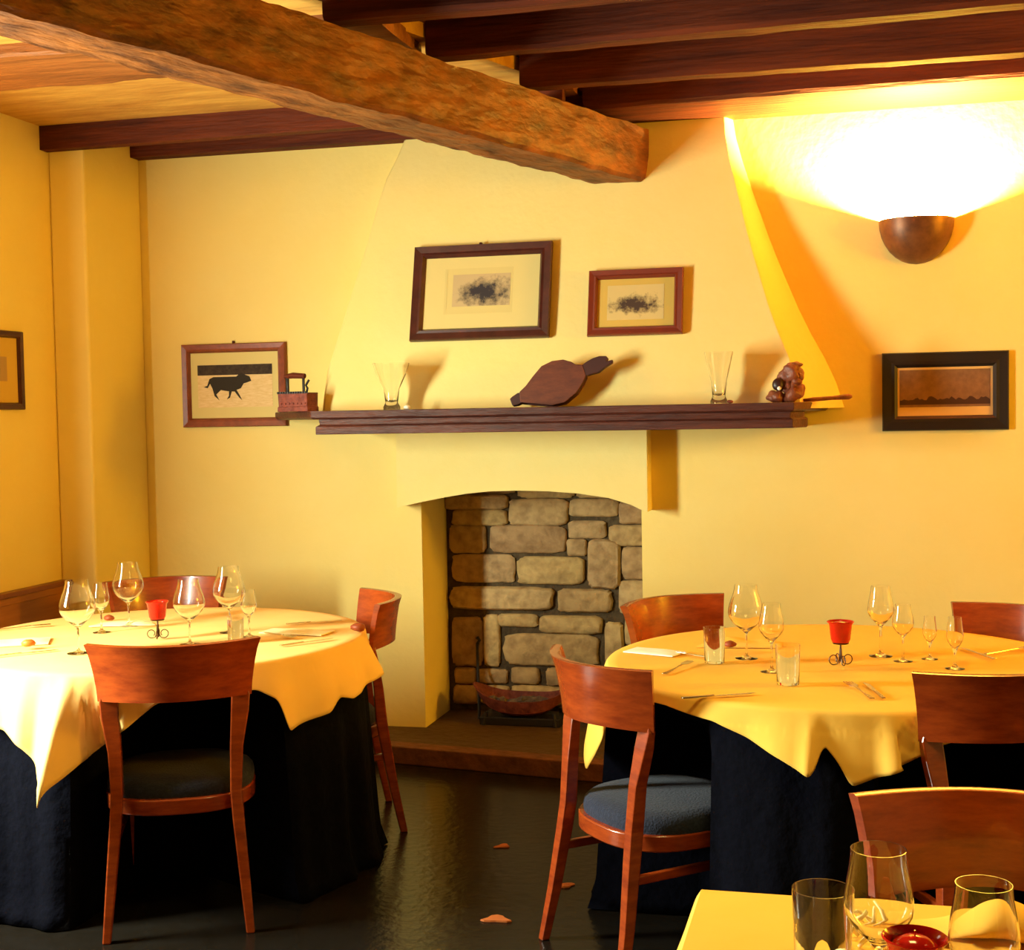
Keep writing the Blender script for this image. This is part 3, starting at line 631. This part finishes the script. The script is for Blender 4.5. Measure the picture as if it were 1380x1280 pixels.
# ------------------------------------------------------------------ tables and cloths
TH = .745
def table(name_label, X, z, hem, fold, seed, cl_label, un_label, key):
    C = cf(X, z); R = .685
    t = thing('round_table', name_label, 'table', (C.x, C.y, 0))
    bm = B(); lathe(bm, [(0, TH-.03), (R-.004, TH-.03), (R, TH-.02), (R, TH-.004), (R-.004, TH), (0, TH)], 96); obj('tabletop', bm, 'dado', t)
    bm = B(); lathe(bm, [(.05, .03), (.04, .1), (.04, .6), (.06, TH-.03)], 24, cap=True); lathe(bm, [(0, 0), (.12, 0), (.12, .02), (.05, .03), (0, .03)], 32); obj('pedestal', bm, 'iron', t)
    a0 = math.atan2(-fh.y, -fh.x)            # direction from the table to the camera
    def dirv(az): a = a0 + math.radians(az); return Vector((math.cos(a), math.sin(a), 0))
    # undercloth: pushed inward where chairs stand
    NU = 240; rad = []
    for k in range(NU):
        az = -180+360*k/NU; d = dirv(az); r = .72
        for p, rz, g in chairs:
            if g != key: continue
            while r > .14:
                q = Vector((C.x, C.y, 0)) + d*r - Vector((p.x, p.y, 0)); lx = q.x*math.cos(-rz)-q.y*math.sin(-rz); ly = q.x*math.sin(-rz)+q.y*math.cos(-rz)
                if abs(lx) < .245 and -.5 < ly < .245: r -= .01
                else: break
        rad.append(r)
    ra = [min(rad[(k+j) % NU] for j in range(-2, 3)) for k in range(NU)]
    ra = [sum(ra[(k+j) % NU] for j in range(-2, 3))/5 for k in range(NU)]
    ra = [min(ra[k], rad[k]) if rad[k] < .6 else ra[k] for k in range(NU)]
    bm = B(); rings = []; NZ = 22
    rnd = random.Random(seed); ph_ = [rnd.uniform(0, 6.28) for _ in range(4)]
    for i in range(NZ+1):
        s = i/NZ; zz_ = (TH+.004)*(1-s)+.004; ring = []
        for k in range(NU):
            az = -180+360*k/NU; d = dirv(az); A = math.radians(az)
            fold_ = (math.sin(23*A+ph_[0])*.5+math.sin(37*A+ph_[1])*.35+math.sin(13*A+ph_[2])*.4)*.022*s
            full = R-.003+.05*s+fold_+ .02*max(0, s-.9)*10
            tt = max(0, min(1, (TH-zz_)/.22)); tt = tt*tt*(3-2*tt)
            r = full if ra[k] > .71 else full*(1-tt)+ min(ra[k], full)*tt
            ring.append((C.x+d.x*r, C.y+d.y*r, zz_))
        rings.append(ring)
    top = [[(C.x+(x-C.x)*f, C.y+(y-C.y)*f, TH+.0035) for x, y, _ in rings[0]] for f in (.3, .7, .97)]
    loft(bm, top+rings, cap=False); bm.faces.new([v for v in bm.verts[:NU]])
    o = obj('table_undercloth', bm, 'under', smooth='auto', angle=60); m = o.modifiers.new('s', 'SOLIDIFY'); m.thickness = .002; m.offset = 1
    tag(o, un_label, 'tablecloth')
    # overlay
    N = 1080; rows = []
    rings = [[], ] 
    ring_z = [TH+.0075]*5; prof = []
    from mathutils import noise
    for f in (.12, .35, .6, .85, .965): prof.append((f, None))
    out = []
    for f, _ in prof:
        out.append([(C.x+dirv(-180+360*k/N).x*R*f, C.y+dirv(-180+360*k/N).y*R*f, TH+.008+.0025*noise.noise(Vector((f*4*math.cos(k*2*PI/N), f*4*math.sin(k*2*PI/N), seed)))) for k in range(N)])
    NR = 16
    hems = [max(.012, lerp_tab(hem, -180+360*k/N)) for k in range(N)]
    folds = [lerp_tab(fold, -180+360*k/N) for k in range(N)]
    def sm(L, w): return [sum(L[(k+j) % N] for j in range(-w, w+1))/(2*w+1) for k in range(N)]
    hems = sm(hems, 2); folds = sm(folds, 3)
    for i in range(NR+1):
        s = i/NR; ring = []
        for k in range(N):
            az = -180+360*k/N; d = dirv(az); A = math.radians(az)
            dr = [.003, .006, .009, .012][i] if i < 4 else .012+(max(hems[k], .02)-.012)*(i-3)/(NR-3)
            rnd_ = .012                                # rounded table edge
            if dr < rnd_: th = dr/rnd_*PI/2; rr_ = R-.002+rnd_*math.sin(th); zz_ = TH+.009-rnd_*(1-math.cos(th))
            else: rr_ = R-.002+rnd_; zz_ = TH+.009-dr
            rr_ += folds[k]*min(1.3, dr/.22)**1.0 + .008*math.sin(16*A+seed)*min(1, dr/.12) + .016*min(1, dr/.12)+.07*max(0, dr-.02)*(1 if zz_ < .7 else .3)
            if i > 1:
                for p, rz, g in chairs:
                    if g != key: continue
                    while rr_ > R-.25:
                        q = Vector((C.x, C.y, 0)) + d*rr_ - Vector((p.x, p.y, 0)); lx = q.x*math.cos(-rz)-q.y*math.sin(-rz); ly = q.x*math.sin(-rz)+q.y*math.cos(-rz)
                        if abs(lx) < .27 and -.5 < ly < -.165-.09*max(0, 1-(lx/.22)**2): rr_ -= .004
                        else: break
            ring.append((C.x+d.x*rr_, C.y+d.y*rr_, zz_))
        out.append(ring)
    bm = B(); loft(bm, out, cap=False); bm.faces.new([v for v in bm.verts[:N]])
    o = obj('tablecloth', bm, 'cloth_cream' if key == 'L' else 'cloth', smooth='auto', angle=55); m = o.modifiers.new('s', 'SOLIDIFY'); m.thickness = .0018; m.offset = 1
    tag(o, cl_label, 'tablecloth')
    return C
hemL = [(-180,.10),(-140,.20),(-100,.10),(-60,.26),(-40,.14),(-24.5,.17),(-19,.215),(-13,.29),(-9.5,.360),(-8,.30),(-3,.235),(4,.17),(12.5,.09),(21,.07),(30,.072),(37,.08),(41.5,.115),(43.5,.215),(50,.20),(58,.19),(63,.155),(68,.172),(78,.15),(88,.135),(100,.10),(140,.22),(180,.10)]
foldL = [(-180,.02),(-60,.05),(-45,0),(-32,.03),(-26,.0),(-20,.035),(-16,.015),(-11,.07),(-8.4,.14),(-6.6,.07),(-1.5,-.012),(2.2,.065),(6,.06),(8,.02),(20,.0),(37,.0),(42,.035),(47,.015),(56,.025),(62,.0),(72,.04),(78,.02),(87,.065),(96,.02),(180,.02)]
hemR = [(-180,.10),(-140,.22),(-108,.10),(-96,.22),(-89,.31),(-82,.20),(-76,.06),(-68,.035),(-54,.035),(-41,.05),(-33,.08),(-25,.12),(-19.3,.155),(-17.3,.08),(-14.5,.12),(-12,.178),(-5.5,.145),(1.5,.11),(5,.08),(14,.065),(25,.08),(45,.20),(60,.10),(100,.08),(140,.2),(180,.10)]
foldR = [(-180,.02),(-95,.03),(-86,.01),(-54,0),(-40,.01),(-33,.0),(-27,.03),(-22,.03),(-19.5,.065),(-18,.02),(-17,.0),(-14,.015),(-11,.02),(-7,.01),(-4.2,.05),(-2,.03),(5,.03),(9,.0),(20,.02),(45,.05),(60,0),(180,.02)]
CL = table('round restaurant table on the left under a white and a navy cloth', -1.215, 4.71, hemL, foldL, 3, 'cream overcloth with pointed corners on the left round table', 'floor length navy undercloth of the left round table', 'L')
CR = table('round restaurant table on the right under a yellow and a navy cloth', .965, 4.02, hemR, foldR, 8, 'yellow overcloth with two pointed folds on the right round table', 'floor length navy undercloth of the right round table', 'R')
# nearest table: square, only its far left corner in the photo
zc_ = TH+.009
k0 = onh(944, 1199, zc_); kl = onh(866, 1279, zc_); kr = onh(1270, 1221, zc_)
u1 = (kr-k0).normalized(); u2 = (kl-k0); u2 = (u2-u1*u2.dot(u1)).normalized(); ul = (kl-k0).normalized()
SZ = .86
t = thing('square_table', 'square table at the lower right edge of the photo under a yellow cloth', 'table', (k0.x, k0.y, 0), math.atan2(u1.y, u1.x))
u2s = -1
bm = B(); box(bm, .004, SZ-.004, -SZ+.004, -.004, TH-.03, TH+.002); obj('tabletop', bm, 'dado', t, bevel=.004)
for x, y in ((.06, -.06), (SZ-.06, -.06), (.06, -SZ+.06), (SZ-.06, -SZ+.06)):
    bm = B(); bar(bm, (x, y, 0), (x, y, TH-.03), .035, .035, .045, .045); obj('leg', bm, 'chair', t)
def sqcloth(name, m, drop, z, off, label, amp, seed):
    bm = B(); N = 60; from_ = []
    per = []
    for sgx, (ax, ay), (bx_, by_) in ((0, (0, 0), (SZ, 0)), (1, (SZ, 0), (SZ, -SZ)), (2, (SZ, -SZ), (0, -SZ)), (3, (0, -SZ), (0, 0))):
        for k in range(N): per.append((ax+(bx_-ax)*k/N, ay+(by_-ay)*k/N))
    n = len(per); cx, cy = SZ/2, -SZ/2; rings = []
    for f in (.2, .6, .92, .995): rings.append([(cx+(x-cx)*f, cy+(y-cy)*f, z) for x, y in per])
    for i in range(1, 13):
        s = i/12; r_ = []
        for k, (x, y) in enumerate(per):
            dx, dy = x-cx, y-cy; L = math.hypot(dx, dy); o_ = off + amp*s*(.6+.6*math.sin(k*.21+seed)+.4*math.sin(k*.47+seed*2)) + .02*s
            r_.append((x+dx/L*o_, y+dy/L*o_, z-.002-drop*s))
        rings.append(r_)
    loft(bm, rings, cap=False); bm.faces.new(bm.verts[:n])
    o = obj(name, bm, m, smooth='auto', angle=50); o.location = t.location; o.rotation_euler = t.rotation_euler
    md = o.modifiers.new('s', 'SOLIDIFY'); md.thickness = .0015; md.offset = 1
    return tag(o, label, 'tablecloth')
sqcloth('table_undercloth', 'under', .735, TH+.0045, .0, 'navy undercloth of the square table in the lower right corner', .002, 2)
sqcloth('tablecloth', 'cloth', .13, zc_, .006, 'bright yellow cloth on the nearest square table, lower right', .012, 5)
# ------------------------------------------------------------------ glassware
def bowl_profile(h, rb, rr, foot=.036, stem=.085, th=.0012):
    o = [(0, 0), (foot, 0), (foot, .0015), (foot*.5, .004), (.0055, .010), (.0035, .02), (.0032, stem-.012), (.006, stem-.002)]
    H = h-stem; pts = []
    for k in range(1, 13):
        t = k/12; 
        if t < .42: r = rb*math.sin(t/.42*PI/2)**.75
        else: u = (t-.42)/.58; r = rb+(rr-rb)*(u*u*(3-2*u))
        pts.append((r, stem+H*(t**1.0)))
    inn = [(r-th, z+(.002 if i < 3 else 0)) for i, (r, z) in enumerate(pts)][::-1]
    return o+pts+inn+[(0, stem+.004)]
def lathe_obj(name, prof, m, label, cat, group, n=40):
    bm = B(); lathe(bm, prof, n); o = obj(name, bm, m, smooth='auto', angle=55); return tag(o, label, cat, group)
PB = bowl_profile(.235, .057, .036); PW = bowl_profile(.195, .036, .026, .032, .085); PS = bowl_profile(.175, .030, .023, .030, .075)
PT = [(0, 0), (.026, 0), (.028, .002), (.031, .10), (.0295, .10), (.0265, .008), (0, .008)]
PN = bowl_profile(.205, .042, .0335, .036, .085)
PF = bowl_profile(.150, .024, .019, .028, .055)
GP = {}
def glass(kind, px, py, label, group, h=TH+.0115, scale=1.0):
    prof, nm = {'big': (PB, 'wine_glass'), 'mid': (PW, 'wine_glass'), 'small': (PS, 'wine_glass'), 'tumbler': (PT, 'tumbler'), 'near': (PN, 'wine_glass'), 'dessert': (PF, 'wine_glass')}[kind]
    p = onh(px, py, h)
    if kind in GP: o = GP[kind].copy(); COL.objects.link(o); tag(o, label, 'glass', group)
    else: o = lathe_obj(nm, prof, 'glass', label, 'glass', group); GP[kind] = o
    o.location = p; o.scale = (scale,)*3; o.rotation_euler = (0, 0, 0)
    return o
gl = 'glasses on the left table'
glass('big', 106, 880, 'large balloon wine glass, leftmost and nearest on the left table', gl)
glass('small', 137, 852, 'small clear wine glass behind the leftmost balloon glass', gl)
glass('big', 174, 843, 'large balloon wine glass at the back of the left table, left of the candle', gl, scale=.98)
glass('big', 256, 868, 'large balloon wine glass directly right of the red candle on the left table', gl, scale=.92)
glass('big', 310, 852, 'tall balloon wine glass, tallest right of the candle on the left table', gl, scale=.98)
glass('small', 336, 858, 'small wine glass at the far right of the glasses on the left table', gl, scale=.92)
glass('tumbler', 318, 866, 'short water tumbler before the rightmost wine glasses on the left table', gl, scale=.9)
gr_ = 'glasses on the right table'
glass('tumbler', 963, 893, 'plain water tumbler, leftmost glass on the right table', gr_, scale=1.05)
glass('big', 1006, 887, 'tallest balloon wine glass in the left cluster on the right table', gr_, scale=.94)
glass('mid', 1040, 905, 'balloon wine glass nearer than the tall one in the left cluster', gr_, scale=1.0)
glass('tumbler', 1062, 922, 'water tumbler, nearest of the left cluster on the right table', gr_, scale=1.08)
glass('mid', 1187, 884, 'tall wine glass just right of the red candle on the right table', gr_, scale=1.08)
glass('mid', 1217, 891, 'second wine glass right of the candle on the right table, slightly lower', gr_, scale=.86)
glass('dessert', 1253, 888, 'small faint stem glass at the back of the right table', gr_, scale=.85)
glass('dessert', 1287, 901, 'small stem glass in front of the rear right chair back', gr_, scale=.98)
gn = 'glasses on the nearest table'
def near_glass(kind, pxc, py_rim, hrim, label, sc=1):
    # stand the glass so that its rim shows at the given pixel
    p = onh(pxc, py_rim, zc_+hrim); o = glass(kind, 0, 0, label, gn) if False else None
    prof, nm = {'tumbler': (PT, 'tumbler'), 'near': (PN, 'wine_glass')}[kind]
    o = glass(kind, 1100, 1270, label, gn, h=zc_+.002); o.location = (p.x, p.y, zc_+.003); o.scale = (sc, sc, sc); return o
near_glass('near', 1184, 1147, .205, 'large wine glass with open rim at the centre of the nearest table')
near_glass('tumbler', 1108, 1200, .125, 'straight water tumbler, left of the large wine glass on the nearest table', 1.25)
near_glass('near', 1326, 1194, .195, 'wine glass in front of the raised napkin on the nearest table', .95)
# ------------------------------------------------------------------ candle holders
def make_candle(label, p):
    t = thing('candle_holder', label, 'candle holder', p, 0)
    bm = B()
    for k in range(4):
        a = PI/2*k; d = Vector((math.cos(a), math.sin(a), 0)); pts = []
        for j in range(15):
            s = j/14; ang = -PI*.5+s*PI*1.75; r = .0155*(1-.35*s)
            pts.append(d*(.021+r*math.cos(ang)) + Vector((0, 0, .0195+r*math.sin(ang)*1.0)))
        pts = [d*.002+Vector((0, 0, .05)), d*.004+Vector((0, 0, .02)), d*.010+Vector((0, 0, .006))]+pts
        tube(bm, pts, .0016, 6)
    obj('scroll_foot', bm, 'wire', t)
    bm = B(); tube(bm, [(0, 0, .012), (0, 0, .066)], .003, 8); lathe(bm, [(0, .062), (.022, .064), (.024, .067), (0, .068)], 24); obj('stem', bm, 'wire', t)
    bm = B(); lathe(bm, [(0, .068), (.024, .069), (.028, .078), (.033, .120), (.039, .128), (.037, .1295), (.031, .122), (.026, .082), (0, .080)], 32); obj('red_cup', bm, 'redglass', t, smooth='auto', label='red glass cup')
    bm = B(); lathe(bm, [(0, .081), (.024, .081), (.029, .112), (.025, .122), (.014, .128), (0, .130)], 24); tube(bm, [(0, 0, .128), (0, 0, .136)], .001, 6); obj('candle', bm, 'redglass', t, smooth='auto')
    return t
cd = make_candle('red glass candle cup on curled wire feet, middle of the left table', onh(213, 861, TH+.0115))
dup(cd, onh(1133, 897, TH+.0115), .4, 'red glass candle cup on curled wire feet, middle of the right table', 'red candle holders on the tables')
cd['group'] = 'red candle holders on the tables'; cd.rotation_euler.z = .35
pn = onh(1233, 1258, zc_+.134); cn = dup(cd, (pn.x, pn.y, zc_+.002), .2, 'red glass candle cup at the bottom edge of the photo on the nearest table', 'red candle holders on the tables'); cn.scale = (.98, .98, 1.0)
# ------------------------------------------------------------------ cutlery, napkins and small items
def make_knife():
    t = thing('table_knife', '', 'knife'); bm = B()
    loft(bm, [[(-.10, -.006, .001), (-.10, .006, .001), (-.10, .006, .005), (-.10, -.006, .005)], [(-.01, -.005, .001), (-.01, .005, .001), (-.01, .005, .006), (-.01, -.005, .006)]]); obj('handle', bm, 'steel', t, bevel=.0015)
    bm = B(); prism(bm, [(-.012, -.004), (.02, -.009), (.08, -.010), (.105, -.002), (.10, .004), (-.012, .004)], .002, .0035); obj('blade', bm, 'steel', t)
    return t
def make_fork():
    t = thing('table_fork', '', 'fork'); bm = B()
    loft(bm, [[(-.10, -.007, .001), (-.10, .007, .001), (-.10, .007, .004), (-.10, -.007, .004)], [(-.02, -.003, .003), (-.02, .003, .003), (-.02, .003, .006), (-.02, -.003, .006)], [(.03, -.004, .006), (.03, .004, .006), (.03, .004, .009), (.03, -.004, .009)]]); obj('handle', bm, 'steel', t, bevel=.001)
    bm = B(); prism(bm, [(.028, -.004), (.045, -.012), (.06, -.012), (.06, .012), (.045, .012), (.028, .004)], .006, .008)
    for k in range(4): y = -.0105+.007*k; box(bm, .058, .098, y-.0018, y+.0018, .006, .008)
    obj('tines', bm, 'steel', t); return t
kn = make_knife(); fk = make_fork(); used = {'k': False, 'f': False}
def cut(kind, px0, py0, px1, py1, label, group, h=TH+.0125):
    p = onh(px0, py0, h); q = onh(px1, py1, h); c = (p+q)/2; rz = math.atan2(q.y-p.y, q.x-p.x)
    src = kn if kind == 'k' else fk
    if not used[kind]: o = src; used[kind] = True; o['label'] = label; o['group'] = group
    else: o = dup(src, c, rz, label, group)
    o.location = c; o.rotation_euler = (0, 0, rz)
    return o
cl_, cr_ = 'cutlery on the left table', 'cutlery on the right table'
cut('k', 932, 941, 1003, 936, 'knife lying near the front edge of the right table', cr_)
cut('f', 898, 908, 930, 894, 'fork lying left of the front knife on the right table', cr_)
cut('k', 905, 879, 955, 886, 'knife beside the white napkin on the right table', cr_)
cut('f', 1175, 942, 1142, 922, 'fork in the front middle of the right table, nearer the candle', cr_)
cut('k', 1192, 943, 1164, 921, 'knife lying next to the front middle fork on the right table', cr_)
cut('k', 1331, 886, 1304, 877, 'knife lying at the rear right of the right table', cr_)
cut('f', 1345, 880, 1378, 876, 'fork at the far right of the right table', cr_)
cut('f', 352, 852, 400, 862, 'fork lying right of the near chair on the left table', cl_)
cut('k', 385, 870, 440, 862, 'knife lying right of the near chair on the left table', cl_)
cut('k', 395, 841, 450, 837, 'knife near the right rim of the left table', cl_)
cut('k', 5, 884, 62, 878, 'knife at the left front of the left table beside an orange morsel', cl_)
cut('f', 10, 848, 50, 845, 'fork at the rear left of the left table', cl_)
def napkin(px, py, rz, w, d, label, group, m='napkin', h=TH+.0125, peak=0.012, seed=0):
    bm = B(); n = 14; from mathutils import noise
    g = [[None]*(n+1) for _ in range(n+1)]; gb = [[None]*(n+1) for _ in range(n+1)]
    for i in range(n+1):
        for j in range(n+1):
            u, v = -1+2*i/n, -1+2*j/n
            x = u*w/2*(1-.18*v*(seed % 2)); y = v*d/2
            e = (1-u**4)*(1-v**4)
            z = .0015+peak*e*(.6+.5*noise.noise(Vector((u*1.6+seed, v*1.6, 0))))
            g[i][j] = bm.verts.new((x, y, z+.002)); gb[i][j] = bm.verts.new((x, y, 0))
    for i in range(n):
        for j in range(n):
            bm.faces.new([g[i][j], g[i+1][j], g[i+1][j+1], g[i][j+1]]); bm.faces.new([gb[i][j], gb[i+1][j], gb[i+1][j+1], gb[i][j+1]])
    for i in range(n):
        for a, b_ in (((i, 0), (i+1, 0)), ((i, n), (i+1, n)), ((0, i), (0, i+1)), ((n, i), (n, i+1))):
            bm.faces.new([g[a[0]][a[1]], g[b_[0]][b_[1]], gb[b_[0]][b_[1]], gb[a[0]][a[1]]])
    o = obj('napkin', bm, m, smooth='auto'); o.location = onh(px, py, h); o.rotation_euler = (0, 0, rz); return tag(o, label, 'napkin', group)
nl, nr = 'napkins on the left table', 'napkins on the right table'
napkin(882, 879, -.35, .17, .09, 'white folded napkin near the left edge of the right table', nr, 'napkin_white', peak=.006)
napkin(1000, 868, .1, .24, .13, 'yellow folded napkin behind the left glasses on the right table', nr, peak=.020, seed=1, m='cloth')
napkin(25, 866, .5, .20, .14, 'cream folded napkin at the left end of the left table', nl, peak=.008, seed=2)
napkin(168, 841, .3, .20, .09, 'cream folded napkin at the back of the left table', nl, peak=.010, seed=3)
napkin(400, 852, -.1, .24, .10, 'cream folded napkin at the right side of the left table', nl, peak=.006, seed=4)
def near_napkin():
    P = [(1215, 1228), (1290, 1222), (1312, 1217), (1330, 1214), (1350, 1222), (1375, 1240)]
    bm = B(); top = []; 
    base = onh(1325, 1240, zc_); 
    n = 30; rings = []
    for i in range(n+1):
        v = -1+2*i/n; r = []
        for k in range(24):
            a = 2*PI*k/24; hgt_ = .045*math.exp(-((v-.25)/.45)**2)*(1-.0*v)+.006
            r.append((v*.14, .055*(1-.5*abs(v))*math.cos(a), max(0, .5*hgt_*(1+math.sin(a)))))
        rings.append(r)
    loft(bm, rings); o = obj('napkin', bm, 'cloth', smooth='auto', angle=60); 
    p = onh(1322, 1262, zc_+.004); o.location = p; o.rotation_euler = (0, 0, math.atan2(u1.y, u1.x)); tag(o, 'yellow napkin raised in a peak behind the right wine glass, nearest table', 'napkin')
near_napkin()
def morsel(px, py, r, m, label, cat='morsel', h=TH+.014, s=(1.3, 1, .7)):
    bm = B(); bmesh.ops.create_icosphere(bm, subdivisions=2, radius=r)
    for v in bm.verts: v.co = Vector((v.co.x*s[0], v.co.y*s[1], v.co.z*s[2]))
    grid_disp(bm, r*.25, px*.1, 60); z0 = min(v.co.z for v in bm.verts)
    for v in bm.verts: v.co.z -= z0
    o = obj('bread_morsel', bm, m, smooth=True); o.location = onh(px, py, h); return tag(o, label, cat)
morsel(38, 871, .019, 'terra_red', 'small orange brown morsel on the napkin at the left end of the left table', h=TH+.020)
morsel(147, 836, .016, 'morsel', 'small dark brown morsel behind the left glasses on the left table')
morsel(984, 872, .016, 'morsel', 'small dark brown morsel among the left glasses on the right table', h=TH+.030)
morsel(482, 851, .022, 'morsel', 'small brown morsel at the right rim of the left table')
# small tangle of curled cream strands between the glasses on the nearest table
bm = B()
for k in range(7):
    a = k*.9; tube(bm, [(0.02*math.cos(a), .02*math.sin(a), .0), (.035*math.cos(a+.6), .035*math.sin(a+.6), .012+.003*k), (.018*math.cos(a+1.4), .018*math.sin(a+1.4), .022+.005*k)], [.003, .005, .002], 6)
o = obj('cream_strands', bm, 'napkin', smooth=True); o.location = onh(1162, 1268, zc_+.004); tag(o, 'small tangle of cream strands between the glasses on the nearest table', 'table decoration')
# dry leaves on the floor
def leaf(px, py, r, rz, label):
    bm = B(); pts = []
    n = 16
    for k in range(n):
        a = 2*PI*k/n; rr = r*(1+.25*math.sin(3*a+px)); pts.append((rr*1.5*math.cos(a), rr*.8*math.sin(a)))
    loft(bm, [[(x, y, .001) for x, y in pts], [(x*.97, y*.97, .0035+.15*abs(y)) for x, y in pts]]); o = obj('dry_leaf', bm, 'leaf'); o.location = onh(px, py, 0); o.rotation_euler = (0, 0, rz); tag(o, label, 'leaf', 'bits on the floor')
leaf(669, 1240, .028, .1, 'orange brown scrap on the dark floor, nearest in the gap between tables')
leaf(677, 1141, .018, .6, 'small brown scrap on the dark floor before the hearth')
leaf(760, 1194, .022, .3, 'brown scrap on the floor beside the left leg of the full view chair')
leaf(38, 1222, .026, .4, 'pale brown scrap on the floor under the left table edge')
# ------------------------------------------------------------------ light
def area(name, loc, rot, sx, sy, power, col, spread=180):
    l = bpy.data.lights.new(name, 'AREA'); l.shape = 'RECTANGLE'; l.size = sx; l.size_y = sy; l.energy = power; l.color = col; l.spread = math.radians(spread)
    o = bpy.data.objects.new(name, l); COL.objects.link(o); o.location = loc; o.rotation_euler = rot; return o
area('window_daylight', (WL-.02, 3.0, 1.45), (0, -PI/2, 0), 1.10, .50, 262, (.92, .99, .82))
def point(name, loc, power, col, r=.04):
    l = bpy.data.lights.new(name, 'POINT'); l.energy = power; l.color = col; l.shadow_soft_size = r
    o = bpy.data.objects.new(name, l); COL.objects.link(o); o.location = loc; return o
point('wall_lamp_bulb', (sc.location.x, WB-.075, zl-.070), 1350, (1, .80, .22), .03)
point('left_wall_lamp_bulb', (WL+.35, 4.3, 2.40), 7, (1, .62, .10), .05)
point('right_fill_light', (3.3, 4.5, 2.1), 330, (1, .52, .02), .35)  # added orange fill from the right for right-facing faces, no fixture there
area('table_top_fill_light', (-.1, 2.5, 2.66), (0, 0, 0), .5, .5, 18, (1, .74, .22), 130)  # added downward fill to brighten the table tops, no fixture there
W = bpy.data.worlds.new('world'); S.world = W; W.use_nodes = True
W.node_tree.nodes['Background'].inputs[0].default_value = (1, .34, .01, 1); W.node_tree.nodes['Background'].inputs[1].default_value = .27
S.view_settings.view_transform = 'Standard'; S.view_settings.look = 'None'; S.view_settings.exposure = -.1; S.view_settings.gamma = 1
